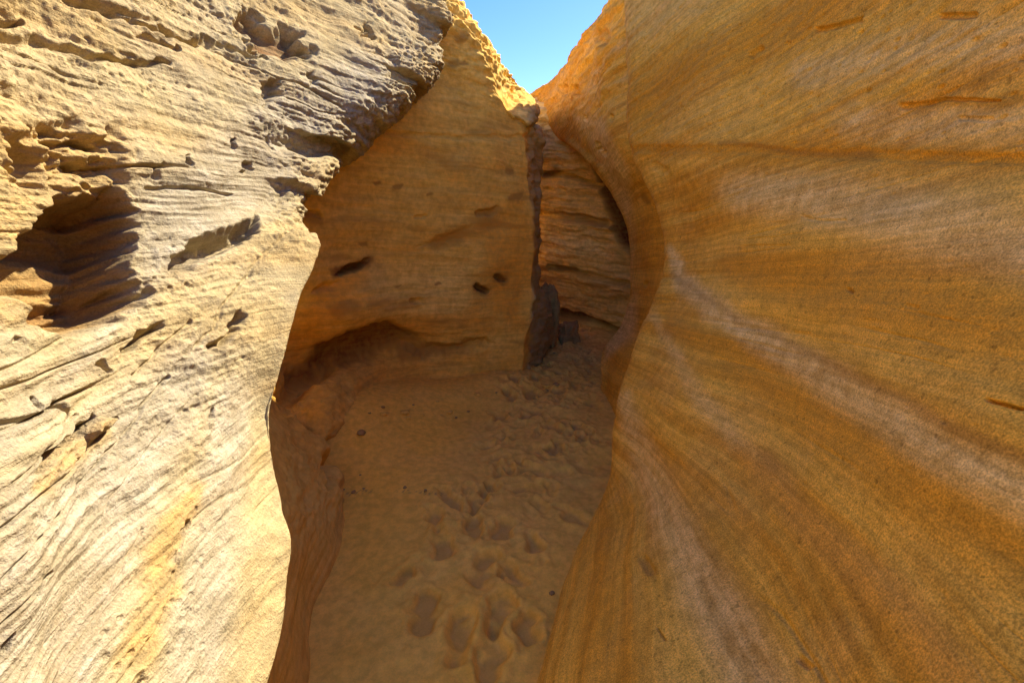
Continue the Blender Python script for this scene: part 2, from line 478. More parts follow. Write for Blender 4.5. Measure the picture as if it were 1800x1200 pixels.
    smoothzone = inside(qx, qy, [(300, 1250), (330, 900), (420, 640), (480, 380), (620, 380), (620, 1250)], 60)
    rough = rough * (1 - 0.75 * smoothzone)
    d += rough * (0.010 * fbm(x * 9, y * 9, s * 16, 4) + 0.004 * fbm(x * 34, y * 34, s * 50, 3))
    # cracks along the beds
    for (fr, off, w, dep) in ((6, 2.2, 0.05, 0.02), (14, 7.7, 0.06, 0.012)):
        c = pn(x * 0.9 + off, y * 0.9, s * fr)
        gate = smooth(0.0, 0.45, pn(x * 1.7 + off, y * 1.7, s * 3))
        d -= dep * gate * (1 - smooth(0, w, np.abs(c))) * (0.4 + 0.6 * (1 - smoothzone))
    rim_ = 4 * big_ * (1 - big_)
    d += rim_ * (0.035 * fbm(x * 11, y * 11, s * 26, 3))
    # small weathering pits
    band_ = smooth(-0.15, 0.35, pn(x * 1.1, y * 1.1 + 6, s * 7))
    wd1, r1 = worley(x * 17, y * 17, s * 26)
    gate = smooth(0.45, 0.9, r1) * smooth(-0.05, 0.5, pn(x * 2 + 4, y * 2, z * 2)) * band_
    d -= 0.012 * gate * (1 - smooth(0.18, 0.42, wd1)) * (1 - 0.8 * smoothzone)
    wd2, r2 = worley(x * 42, y * 42, s * 55)
    d -= 0.0055 * smooth(0.4, 0.9, r2) * band_ * (1 - smooth(0.2, 0.45, wd2)) * (1 - 0.6 * smoothzone)
    # crisp knobbly edge where the upper wall breaks over the alcove
    edge = stroke(qx, qy, [(790, 0), (770, 100), (700, 190), (640, 230), (550, 290), (515, 390)], 55)
    sq = s * 11 + 0.6 * pn(x * 3, y * 3, z * 3)
    fl = np.floor(sq); fr_ = smooth(0.75, 1.0, sq - fl)
    hs_ = lambda k: CR[(k.astype(np.int64) * 37) & 255][..., 0]
    steps = hs_(fl) * (1 - fr_) + hs_(fl + 1) * fr_ - 0.5
    d += edge * 0.075 * steps
    d += edge * (0.010 * pn(x * 7, y * 7, s * 22) + 0.012 * fbm(x * 18, y * 18, s * 45, 3))
    # hollows of the photograph, carved into the rock
    d -= (0.21 + 0.06 * fbm(x * 3, y * 3, s * 14, 3)) * big
    d -= (0.035 + 0.05 * fbm(x * 10, y * 10, s * 18, 3)) * inside(jx, jy, [(40, 215), (100, 205), (205, 225), (232, 270), (240, 340), (100, 350), (20, 330), (-10, 260)], 30)
    d -= 0.10 * inside(jx, jy, [(300, 470), (340, 420), (400, 395), (458, 378), (462, 405), (400, 440), (350, 470)], 16)
    d -= 0.08 * inside(jx, jy, [(405, 40), (440, 15), (480, 40), (535, 60), (546, 100), (500, 110), (440, 95), (418, 70)], 14)
    d -= 0.05 * inside(jx, jy, [(450, 148), (500, 145), (508, 172), (465, 190)], 9)
    d -= 0.05 * inside(jx, jy, [(372, 603), (395, 570), (435, 545), (440, 560), (410, 590), (385, 608)], 8)
    d -= 0.045 * inside(jx, jy, [(205, 610), (240, 585), (285, 565), (290, 575), (250, 600), (212, 618)], 7)
    d -= 0.06 * stroke(jx, jy, [(50, 828), (95, 785), (150, 735)], 8, 3)
    d -= 0.04 * stroke(jx, jy, [(45, 1048), (78, 1010)], 6, 3)
    d -= 0.03 * stroke(jx, jy, [(20, 1135), (38, 1115)], 6, 3)
    d -= 0.035 * stroke(jx, jy, [(-20, 42), (22, 44)], 7, 5)
    d -= 0.03 * stroke(jx, jy, [(-20, 68), (70, 75), (130, 90), (160, 104), (240, 115), (300, 120)], 8, 3)
    d -= 0.035 * stroke(jx, jy, [(100, 5), (150, 18), (230, 40), (280, 65), (335, 78)], 9, 4)
    d -= 0.022 * stroke(jx, jy, [(225, 66), (265, 80), (300, 92)], 4, 3)
    d -= 0.03 * stroke(jx, jy, [(340, 70), (400, 85), (450, 105)], 8, 4)
    d -= 0.02 * stroke(jx, jy, [(75, 256), (150, 250), (185, 262)], 6, 4)
    for (a, b, w, dp) in ((474, 250, 6, 0.03), (440, 295, 6, 0.02), (412, 252, 5, 0.02), (270, 305, 6, 0.02), (322, 285, 4, 0.02), (640, 55, 8, 0.04), (548, 140, 8, 0.03),
                          (340, 928, 6, 0.02), (383, 724, 5, 0.02), (105, 720, 8, 0.025), (175, 650, 8, 0.02), (60, 712, 7, 0.02)):
        d -= dp * stroke(jx, jy, [(a, b - 5), (a + 2, b + 6)], w)
    d += 0.03 * inside(jx, jy, [(128, 765), (150, 742), (176, 735), (178, 748), (150, 775), (135, 778)], 8)
    for ln, w, dp in (([(-20, 1035), (60, 945), (150, 833), (235, 738), (300, 657)], 3, .012), ([(233, 660), (285, 612), (333, 567)], 3, .010), ([(-20, 1120), (80, 1010)], 2.5, .008),
                      ([(-20, 940), (90, 850), (200, 735)], 3, .010), ([(0, 860), (60, 800), (130, 730)], 2.5, .008), ([(120, 1170), (200, 1040), (260, 930)], 2, .005), ([(215, 1200), (283, 1100), (333, 940), (350, 890)], 2, .006),
                      ([(350, 610), (440, 470), (500, 420)], 3, .008), ([(255, 332), (330, 332), (400, 342)], 2.5, .012), ([(180, 900), (260, 790), (350, 690)], 2.5, .005)):
        d -= dp * stroke(jx * 0.35 + qx * 0.65, jy * 0.35 + qy * 0.65, ln, w)
    # long lower beds stand out as parallel ribs running down the foot
    foot = smooth(520, 700, qy)
    d += (1 - smoothzone) * foot * 0.004 * pn(x * 0.8, y * 0.8, s * 20 + 4)
    G2 = G + n * (d * (0.25 + 0.75 * vis))[..., None]
    pale = 0.75 * inside(qx, qy, [(230, 330), (330, 250), (545, 100), (760, 60), (700, 190), (545, 290), (515, 380), (300, 500), (0, 850), (-100, 800), (230, 500)], 60)
    pale = np.maximum(pale, 0.6 * stroke(qx, qy, [(330, 1230), (380, 900), (420, 700)], 60, 40))
    pale = np.maximum(pale, 0.8 * inside(qx, qy, [(-50, 1250), (-50, 850), (350, 560), (420, 620), (300, 900), (200, 1250)], 70))
    pale = np.clip(pale + 0.15 * wx, 0, 1)
    ochre = 0.75 * stroke(jx, jy, [(250, 1150), (300, 980), (330, 900), (355, 860)], 30, 18)
    ochre = np.maximum(ochre, 0.8 * stroke(jx, jy, [(60, 860), (110, 800), (165, 755)], 22, 18))
    ochre = np.maximum(ochre, 0.7 * inside(qx, qy, [(-100, 200), (220, 220), (240, 560), (-100, 600)], 30))
    ochre = np.maximum(ochre, 0.3 * smooth(200, 0, qy) * smooth(500, 200, qx))
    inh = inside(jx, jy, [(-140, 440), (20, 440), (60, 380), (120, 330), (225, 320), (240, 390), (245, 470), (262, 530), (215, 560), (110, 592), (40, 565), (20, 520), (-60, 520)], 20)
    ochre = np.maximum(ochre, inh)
    dark = inh * (0.45 + 0.5 * smooth(-0.1, 0.4, pn(x * 2, y * 2, s * 9)) + 0.3 * smooth(120, 40, qx))  # shade inside the big hollow, painted in as dark colour
    dark = np.maximum(dark, 0.9 * inside(jx, jy, [(410, 45), (440, 20), (480, 45), (530, 62), (542, 100), (500, 108), (440, 92)], 12))  # upper pocket: its shade painted dark as well
    greym = 0.38 * inside(jx, jy, [(225, 330), (330, 250), (545, 160), (560, 250), (515, 380), (420, 440), (250, 520)], 50) + 0.30 * inside(jx, jy, [(-60, 1250), (-60, 720), (330, 560), (470, 420), (500, 470), (330, 760), (200, 1000), (120, 1250)], 60)
    greym = greym * (0.6 + 0.8 * pn(x * 4, y * 4, s * 14)) + 0.25 * smooth(0.15, 0.5, pn(x * 5, y * 5, s * 40)) * (1 - smoothzone)
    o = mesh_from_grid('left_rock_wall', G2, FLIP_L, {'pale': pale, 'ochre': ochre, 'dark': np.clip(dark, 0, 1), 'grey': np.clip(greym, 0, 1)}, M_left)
    o.name = 'sandstone_wall'
    tag(o, 'pale weathered sunlit sandstone wall with deep hollows, filling the left of the photo', 'rock wall')
    return o


FLIP_L = False
FLIP_F = False
FLIP_R = False
FLIP_B = False
make_left()

# ------------------------------------------------------------------ shaded fin with the scooped alcove
def make_fin():
    rows = []
    # columns px:      hidden   ...                                              edge, end face, back of the fin
    rows.append([W(-5, 8.5, -0.4), W(-4.4, 8.8, -0.4), W(-3.6, 8.2, -0.4), W(-2.8, 7.0, -0.4), W(-2.0, 6.3, -0.4), W(-1.4, 6.1, -0.4), W(-0.8, 6.0, -0.4), W(-0.3, 6.0, -0.4), W(-0.1, 6.0, -0.4), W(-0.15, 6.1, -0.4), W(-0.2, 6.2, -0.4)])
    rows.append([W(-4.8, 6.5, 3.3), W(-4.2, 6.8, 3.3), W(-3.4, 6.8, 3.2), W(-2.7, 6.2, 3.2), W(-2.0, 5.9, 3.1), W(-1.4, 5.7, 3.0), W(-0.8, 5.65, 2.8), W(-0.3, 5.7, 2.5), W(-0.1, 5.75, 2.3), W(-0.1, 5.9, 2.0), W(-0.15, 6.05, 1.2)])
    rows.append([W(-2.6, 4.4, 3.5), W(-2.1, 4.6, 3.6), W(-1.6, 4.8, 3.6), W(-1.15, 5.0, 3.55), W(-0.75, 5.1, 3.45), W(-0.45, 5.0, 3.1), W(-0.1, 5.1, 2.75), W(0.12, 5.2, 2.5), W(0.2, 5.4, 2.45), W(0.1, 5.7, 2.3), W(-0.1, 6.0, 1.8)])
    def R(pts, back):
        r = [PY(*p) for p in pts]; last = r[-1]
        r.append(last + np.array(back)); r.append(last + np.array(back) + np.array([-0.35, 0.5, -0.1]))
        return r
    bk = (-0.06, 0.5, 0.0)
    rows.append(R([(330, -140, 3.4), (440, -140, 3.55), (540, -130, 3.7), (620, -115, 3.95), (700, -75, 4.1), (800, 2, 4.3), (868, 84, 4.5), (912, 158, 5.0), (944, 186, 5.5)], bk))
    rows.append(R([(330, -120, 3.25), (440, -120, 3.4), (540, -110, 3.55), (620, -95, 3.7), (700, -55, 3.86), (790, 18, 4.03), (860, 104, 4.2), (890, 192, 4.36), (930, 216, 4.5)], bk))
    rows.append(R([(330, 60, 3.15), (440, 60, 3.3), (540, 60, 3.42), (620, 70, 3.6), (700, 90, 3.78), (780, 130, 3.98), (850, 180, 4.15), (918, 225, 4.42), (945, 235, 4.95)], bk))
    rows.append(R([(330, 220, 3.0), (430, 220, 3.1), (530, 225, 3.2), (620, 230, 3.45), (700, 235, 3.7), (780, 250, 3.92), (860, 270, 4.15), (930, 300, 4.42), (946, 310, 5.0)], bk))
    rows.append(R([(330, 340, 2.85), (430, 340, 3.0), (520, 345, 3.15), (610, 350, 3.45), (690, 352, 3.72), (780, 360, 3.95), (860, 370, 4.18), (936, 395, 4.43), (945, 400, 4.98)], bk))
    rows.append(R([(330, 450, 2.8), (430, 450, 2.95), (520, 455, 3.15), (600, 455, 3.45), (690, 458, 3.75), (780, 462, 4.0), (860, 470, 4.2), (938, 480, 4.45), (950, 485, 5.0)], bk))
    rows.append(R([(330, 560, 3.0), (430, 560, 3.1), (510, 560, 3.2), (600, 550, 3.4), (690, 550, 3.72), (780, 552, 4.0), (860, 556, 4.22), (942, 552, 4.45), (966, 545, 5.15)], bk))
    rows.append(R([(330, 640, 3.2), (430, 640, 3.25), (505, 640, 3.3), (590, 628, 3.55), (690, 618, 3.95), (780, 612, 4.12), (860, 610, 4.25), (922, 600, 4.4), (968, 580, 5.2)], bk))
    rows.append(R([(330, 730, 3.1), (430, 720, 3.05), (510, 710, 3.0), (580, 700, 3.15), (670, 680, 3.75), (760, 668, 4.05), (850, 662, 4.25), (919, 655, 4.4), (955, 632, 5.05)], bk))
    rows.append(R([(330, 840, 2.9), (430, 830, 2.8), (520, 815, 2.68), (575, 790, 2.75), (660, 755, 3.3), (760, 722, 3.85), (850, 698, 4.15), (918, 678, 4.38), (950, 650, 4.95)], bk))
    zs = [-0.4, 2.8, 2.8, 2.6, 2.5, 2.2, 1.9, 1.6, 1.35, 1.1, 0.85, 0.5, 0.13]
    offs = [-4, -2.2, -1.7, -1.6, -1.6, -1.5, -1.5, -1.4, -1.3, -1.0, -0.45, -0.04, 0.02]
    for q, zq, oq in zip(rows, zs, offs):
        q[0:2] = [np.array([cx + oq * kq, cy, zq]) for (cx, cy, kq) in ((-0.70, 0.9, 1), (-0.80, 1.48, 1), (-1.0, 2.12, 1 + 2.5 * (zq < 0.6)), (-1.24, 2.60, 1 + 4 * (zq < 0.6)))]
    last = [np.array([p[0] * 1.0, p[1] - 0.0, -0.35]) for p in rows[-1]]
    for q in rows + [last]:                                  # two extra columns keep the corner of the fin crisp
        a, b, c = q[-5], q[-4], q[-3]
        q.insert(len(q) - 3, b * 0.85 + c * 0.15)
        q.insert(len(q) - 5, a * 0.12 + b * 0.88)
    rows.append(last)
    G = build_grid(rows, 0.55, 120, 110)
    qx, qy = proj(G)
    n = normals(G, FLIP_F)
    x, y, z = G[..., 0], G[..., 1], G[..., 2]
    s = z + 0.06 * x + 0.03 * fbm(x * 2, y * 2, z * 2, 3)
    d = 0.045 * fbm(x * 1.5, y * 1.5, z * 1.5, 3) + 0.006 * pn(x * 1.2, y * 1.2, s * 14) + 0.003 * pn(x * 2, y * 2, s * 45)
    d += 0.002 * fbm(x * 14, y * 14, z * 14, 3)
    topz = smooth(210, 60, qy - 0.15 * (qx - 600))
    d += topz * (0.014 * pn(x * 4, y * 4, s * 22) + 0.012 * fbm(x * 12, y * 12, s * 24, 3))
    rim = stroke(qx, qy, [(780, -10), (868, 88), (915, 165), (944, 195)], 22)
    d += rim * (0.03 * fbm(x * 12, y * 12, s * 20, 3))
    jx = qx + 9 * pn(x * 6, y * 6, z * 6) + 3 * pn(x * 24, y * 24, z * 24); jy = qy + 6 * pn(x * 6 + 5, y * 6, z * 6) + 2.5 * pn(x * 24 + 5, y * 24, z * 24)
    # scooped recess under the arched ledge
    d -= 0.13 * inside(jx, jy, [(470, 690), (510, 655), (560, 612), (615, 582), (680, 566), (735, 592), (745, 605), (680, 632), (600, 650), (540, 690), (500, 730)], 26)
    d -= 0.07 * inside(jx, jy, [(690, 608), (780, 602), (862, 594), (872, 604), (840, 618), (740, 628)], 12)
    # holes
    d -= 0.14 * inside(jx, jy, [(590, 480), (612, 463), (650, 457), (652, 468), (625, 480), (600, 486)], 8)
    d -= 0.05 * inside(jx, jy, [(548, 515), (575, 495), (600, 490), (590, 508), (560, 520)], 12)
    d -= 0.10 * stroke(jx, jy, [(842, 506), (852, 510)], 6)
    d -= 0.06 * stroke(jx, jy, [(878, 490), (888, 492)], 4)
    d -= 0.03 * stroke(jx, jy, [(732, 530), (738, 528)], 5)
    d -= 0.03 * stroke(jx, jy, [(840, 375), (870, 372)], 6)
    d -= 0.02 * stroke(jx, jy, [(735, 378), (748, 380)], 4)
    d -= 0.03 * stroke(jx, jy, [(525, 372), (555, 374)], 6)
    d -= 0.03 * inside(jx, jy, [(735, 435), (780, 405), (830, 395), (825, 425), (780, 440)], 14)
    d -= 0.012 * stroke(jx, jy, [(640, 232), (760, 238), (930, 240)], 4)
    d -= 0.10 * inside(jx, jy, [(560, 820), (580, 765), (640, 735), (700, 735), (650, 765), (600, 790), (575, 860)], 16)
    low = inside(qx, qy, [(480, 1000), (480, 640), (600, 640), (760, 690), (650, 760), (600, 900)], 40)
    d += low * (0.022 * fbm(x * 4, y * 4, z * 7, 3) + 0.012 * fbm(x * 12, y * 12, z * 16, 3))
    endf = inside(qx, qy, [(922, 190), (960, 190), (960, 480), (1000, 560), (960, 700), (915, 700), (930, 590), (938, 480)], 8)
    d += endf * 0.045 * fbm(x * 5, y * 5, z * 6, 4)
    G2 = G + n * d[..., None]
    dark = 0.85 * inside(jx, jy, [(500, 655), (560, 600), (615, 572), (680, 562), (740, 590), (740, 612), (640, 640), (560, 650), (500, 690)], 20)  # shade of the recess under the arched ledge, painted dark
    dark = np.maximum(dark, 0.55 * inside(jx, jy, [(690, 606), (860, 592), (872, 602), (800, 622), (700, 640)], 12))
    dark = np.maximum(dark, 0.9 * stroke(jx, jy, [(590, 478), (620, 468), (652, 462)], 9))  # slot and small holes: inner shade painted as dark colour
    dark = np.maximum(dark, 0.8 * stroke(jx, jy, [(840, 508), (852, 510)], 10))
    dark = np.maximum(dark, 0.8 * stroke(jx, jy, [(878, 490), (888, 492)], 8))
    dark = np.maximum(dark, 0.5 * stroke(jx, jy, [(840, 377), (872, 372)], 9))
    dark = np.maximum(dark, 0.45 * stroke(jx, jy, [(555, 385), (520, 375)], 10))
    dark = np.maximum(dark, 0.4 * stroke(jx, jy, [(590, 545), (620, 540)], 13))
    dark = np.maximum(dark, 0.4 * stroke(jx, jy, [(680, 545), (735, 528)], 5))
    dark = np.maximum(dark, 0.5 * endf * smooth(520, 560, qy))
    dark = np.maximum(dark, 0.35 * smooth(0.25, 0.8, fbm(x * 1.6, y * 1.6, s * 9, 4)) * (1 - endf))
    dark = np.maximum(dark, 0.4 * inside(jx, jy, [(735, 440), (770, 410), (825, 392), (840, 405), (810, 432), (770, 442)], 10))
    for (a_, b_, w_) in ((700, 330, 4), (760, 345, 3), (664, 322, 4), (808, 66, 7), (800, 112, 7), (818, 112, 4), (905, 345, 7), (900, 300, 6), (640, 430, 4), (770, 500, 3), (700, 505, 3)):
        dark = np.maximum(dark, 0.6 * stroke(jx, jy, [(a_ - w_, b_ + 1), (a_ + w_, b_ - 1)], w_))
    ochre = 0.8 * inside(jx, jy, [(735, 440), (790, 400), (840, 385), (935, 330), (940, 440), (930, 600), (860, 560), (840, 430), (780, 440)], 24)
    ochre = np.maximum(ochre, 0.6 * smooth(0.1, 0.7, fbm(x * 1.2 + 7, y * 1.2, s * 4, 3)))
    ochre = np.maximum(ochre, 0.7 * inside(jx, jy, [(500, 640), (550, 500), (650, 450), (660, 480), (600, 560), (520, 640)], 24))
    pale = 0.5 * inside(jx, jy, [(570, 460), (700, 450), (840, 450), (830, 590), (760, 590), (640, 555), (580, 530)], 40)
    
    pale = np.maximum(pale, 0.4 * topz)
    pale = np.maximum(pale, 1.0 * inside(qx, qy, [(860, 70), (950, 180), (950, 215), (920, 225), (880, 170)], 10))  # sunlit patch at the fin's tip, brightened with pale colour
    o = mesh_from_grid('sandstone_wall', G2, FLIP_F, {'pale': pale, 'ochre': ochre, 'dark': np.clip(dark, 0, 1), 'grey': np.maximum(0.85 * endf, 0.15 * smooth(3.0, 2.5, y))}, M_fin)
    tag(o, 'shaded smooth tan rock wall with a scooped alcove and small dark holes, beyond the sunlit left wall', 'rock wall')
    return o


make_fin()

# ------------------------------------------------------------------ back wall, layered
def make_back():
    rows = []
    rows.append([W(-6, 12, -0.4), W(-3, 12, -0.4), W(-1, 12, -0.4), W(0, 12.2, -0.4), W(1, 12.2, -0.4), W(2, 12, -0.4), W(4, 12, -0.4)])
    rows.append([W(-6, 9.8, 2.4), W(-3, 9.5, 2.4), W(-1, 9.5, 2.4), W(0, 9.5, 2.4), W(1, 9.5, 2.6), W(2, 9.5, 2.8), W(4, 9.0, 3.0)])
    rows.append([PY(540, 190, 7.8), PY(760, 185, 7.2), PY(880, 180, 7.1), PY(935, 176, 7.0), PY(985, 140, 6.9), PY(1045, 110, 6.7), PY(1160, 60, 6.5)])
    for (py, Y) in ((185, 6.55), (250, 6.45), (330, 6.2), (410, 6.25), (490, 6.35), (545, 6.45), (590, 6.6)):
        k = (py - 185) / 400.0
        Y -= 0.55 * float(smooth(340, 200, np.array(float(py))))
        rows.append([PY(540, py, Y + 1.4), PY(760, py, Y + .9), PY(880, py, Y + .5), PY(940, py, Y + .3), PY(1000, py + 8 * k, Y + 0.05), PY(1060, py + 24 * k, Y - .25), PY(1160, py + 50 * k, Y - .9)])
    rows.append([np.array([p[0], p[1], -0.4]) for p in rows[-1]])
    G = build_grid(rows, 0.7, 90, 90)
    qx, qy = proj(G)
    n = normals(G, FLIP_B)
    x, y, z = G[..., 0], G[..., 1], G[..., 2]
    s = z + 0.12 * x + 0.05 * fbm(x * 1.5, y * 1.5, z * 1.5, 3)
    d = 0.06 * fbm(x * 0.9, y * 0.9, z * 0.9, 3) + 0.03 * pn(x * 0.8, y * 0.8, s * 5) + 0.03 * pn(x * 1.4, y * 1.4, s * 13) + 0.014 * pn(x * 3, y * 3, s * 30)
    d += 0.03 * fbm(x * 5, y * 5, s * 9, 3)
    jx = qx + 4 * pn(x * 5, y * 5, z * 5); jy = qy + 4 * pn(x * 5 + 5, y * 5, z * 5)
    d -= 0.12 * stroke(jx, jy, [(950, 305), (1000, 312), (1050, 330)], 4)
    d -= 0.08 * stroke(jx, jy, [(950, 375), (1010, 383), (1070, 393)], 6)
    d -= 0.12 * stroke(jx, jy, [(970, 470), (1030, 480), (1100, 500)], 5)
    d -= 0.2 * stroke(jx, jy, [(985, 557), (1030, 565), (1085, 585)], 9)
    d -= 0.35 * inside(jx, jy, [(1040, 296), (1075, 300), (1120, 400), (1120, 460), (1095, 440), (1068, 370)], 14)
    G2 = G + n * d[..., None]
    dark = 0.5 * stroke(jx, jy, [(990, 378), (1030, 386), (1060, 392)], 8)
    dark = np.maximum(dark, 0.9 * inside(jx, jy, [(1035, 296), (1075, 300), (1120, 400), (1120, 470), (1085, 430), (1062, 370)], 8))  # shaded crescent behind the bend, painted dark
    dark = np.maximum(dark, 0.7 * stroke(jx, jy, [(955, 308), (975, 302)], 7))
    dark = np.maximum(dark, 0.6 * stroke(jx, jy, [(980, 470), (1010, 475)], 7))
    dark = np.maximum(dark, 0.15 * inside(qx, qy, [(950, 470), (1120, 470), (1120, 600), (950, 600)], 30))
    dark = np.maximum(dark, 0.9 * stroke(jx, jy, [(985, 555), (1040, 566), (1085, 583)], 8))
    ochre = 0.4 * inside(qx, qy, [(945, 300), (1080, 300), (1100, 410), (945, 390)], 20)
    pale = 0.8 * smooth(290, 210, qy)
    pale = np.maximum(pale, 0.5 * inside(qx, qy, [(950, 400), (1060, 405), (1080, 460), (960, 455)], 20))
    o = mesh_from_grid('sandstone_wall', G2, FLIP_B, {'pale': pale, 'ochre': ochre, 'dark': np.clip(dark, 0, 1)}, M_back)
    tag(o, 'layered orange rock wall with ragged ledges closing the far end of the passage', 'rock wall')


make_back()

# ------------------------------------------------------------------ smooth bend on the right, between back wall and near wall
def make_bend():
    rows = []
    rows.append([W(-.5, 11, -0.4), W(0.5, 11, -0.4), W(1.5, 10.5, -0.4), W(3, 9, -0.4), W(5, 8, -0.4), W(6, 7, -0.4), W(7, 6, -0.4)])
    rows.append([W(-.1, 9, 3.0), W(.3, 9, 3.1), W(1.0, 8.7, 3.4), W(2.0, 8.2, 3.9), W(3, 7.5, 4.6), W(3.5, 5.5, 4.9), W(5, 5, 4)])
    rows.append([W(.0, 7.9, 2.95), W(.3, 7.7, 3.1), W(.8, 7.2, 3.35), W(1.25, 6.8, 3.7), W(1.5, 6.2, 4.4), W(1.6, 5.3, 4.95), W(2.4, 4.4, 4.5)])  # unseen top raised here to block sun from the alcove's foot
    def R(pts): return [PY(*p) for p in pts]
    rows.append(R([(915, 172, 7.2), (940, 159, 6.5), (985, 122, 5.9), (1030, 58, 5.1), (1072, 4, 4.6), (1170, -190, 4.0), (1260, -200, 3.9)]))
    rows.append(R([(915, 200, 7.1), (944, 180, 6.45), (985, 160, 5.75), (1030, 120, 4.9), (1075, 80, 4.2), (1180, 30, 3.72), (1260, 30, 3.7)]))
    rows.append(R([(925, 240, 7.0), (955, 215, 6.35), (990, 205, 5.65), (1030, 185, 4.75), (1080, 165, 4.0), (1180, 140, 3.58), (1260, 140, 3.6)]))
    rows.append(R([(1000, 258, 6.7), (992, 248, 6.0), (1012, 243, 5.45), (1042, 238, 4.6), (1085, 236, 3.88), (1180, 235, 3.48), (1260, 235, 3.5)]))
    rows.append(R([(1140, 290, 6.0), (1046, 292, 5.25), (1065, 295, 4.6), (1090, 298, 4.1), (1120, 300, 3.78), (1190, 300, 3.45), (1260, 300, 3.45)]))
    rows.append(R([(1150, 345, 5.8), (1080, 345, 5.0), (1092, 348, 4.65), (1110, 350, 4.3), (1135, 352, 3.95), (1200, 355, 3.65), (1270, 355, 3.4)]))
    rows.append(R([(1160, 410, 5.6), (1106, 408, 4.85), (1114, 410, 4.5), (1128, 412, 4.2), (1150, 414, 3.9), (1210, 416, 3.6), (1270, 416, 3.3)]))
    rows.append(R([(1165, 500, 5.4), (1113, 500, 4.75), (1120, 500, 4.4), (1132, 500, 4.1), (1155, 500, 3.8), (1210, 500, 3.5), (1270, 500, 3.2)]))
    rows.append(R([(1150, 570, 5.2), (1096, 570, 4.7), (1104, 572, 4.35), (1118, 575, 4.0), (1145, 575, 3.7), (1200, 575, 3.35), (1270, 575, 3.0)]))
    rows.append(R([(1120, 612, 5.1), (1062, 614, 4.6), (1072, 618, 4.3), (1090, 622, 3.95), (1125, 625, 3.55), (1190, 625, 3.2), (1270, 625, 2.9)]))
    rows.append(R([(1110, 660, 4.6), (1060, 668, 4.15), (1070, 685, 3.9), (1085, 705, 3.55), (1115, 720, 3.2), (1180, 720, 2.9), (1260, 720, 2.6)]))
    rows.append([np.array([p[0], p[1], -0.4]) for p in rows[-1]])
    G = build_grid(rows, 0.7, 90, 70)
    qx, qy = proj(G)
    n = normals(G, FLIP_R)
    x, y, z = G[..., 0], G[..., 1], G[..., 2]
    s = z + 0.03 * fbm(x * 2, y * 2, z * 2, 3)
    upz = smooth(260, 120, qy)
    d = 0.02 * fbm(x * 1.5, y * 1.5, z * 1.5, 3) + 0.003 * pn(x * 2, y * 2, s * 30) + 0.002 * fbm(x * 12, y * 12, z * 12, 2)
    d += upz * (0.03 * pn(x * 3, y * 3, s * 12) + 0.02 * fbm(x * 7, y * 7, s * 14, 3))
    jx = qx + 3 * pn(x * 9, y * 9, z * 9); jy = qy + 3 * pn(x * 9 + 5, y * 9, z * 9)
    for (a, b, w, dp) in ((990, 158, 7, .06), (1012, 160, 7, .06), (1050, 255, 3, .04), (1052, 262, 3, .05), (1060, 268, 4, .05), (1076, 208, 4, .04), (1030, 208, 3, .04), (1058, 65, 12, .05), (1136, 500, 4, .03)):
        d -= dp * stroke(jx, jy, [(a, b - 2), (a, b + 2)], w)
    G2 = G + n * d[..., None]
    pale = 0.8 * inside(qx, qy, [(1005, 200), (1060, 200), (1110, 300), (1125, 600), (1060, 640), (1060, 600), (1112, 520), (1105, 400), (1050, 290)], 14)
    ochre = 0.6 * inside(qx, qy, [(1125, 330), (1170, 340), (1170, 600), (1060, 720), (1060, 640), (1125, 560)], 14)
    ochre = np.maximum(ochre, 0.15 * upz)
    pale = np.maximum(pale, 0.5 * upz * smooth(-0.3, 0.5, pn(x * 2, y * 2, s * 6)))
    dark = 0.6 * stroke(jx, jy, [(1130, 345), (1138, 355)], 5) + 0.3 * stroke(jx, jy, [(1056, 60), (1060, 75)], 14)
    o = mesh_from_grid('sandstone_wall', G2, FLIP_R, {'pale': pale, 'ochre': ochre, 'dark': dark}, M_right)
    tag(o, 'smooth rounded brown rock shoulder between the layered far wall and the striped right wall', 'rock wall')


make_bend()

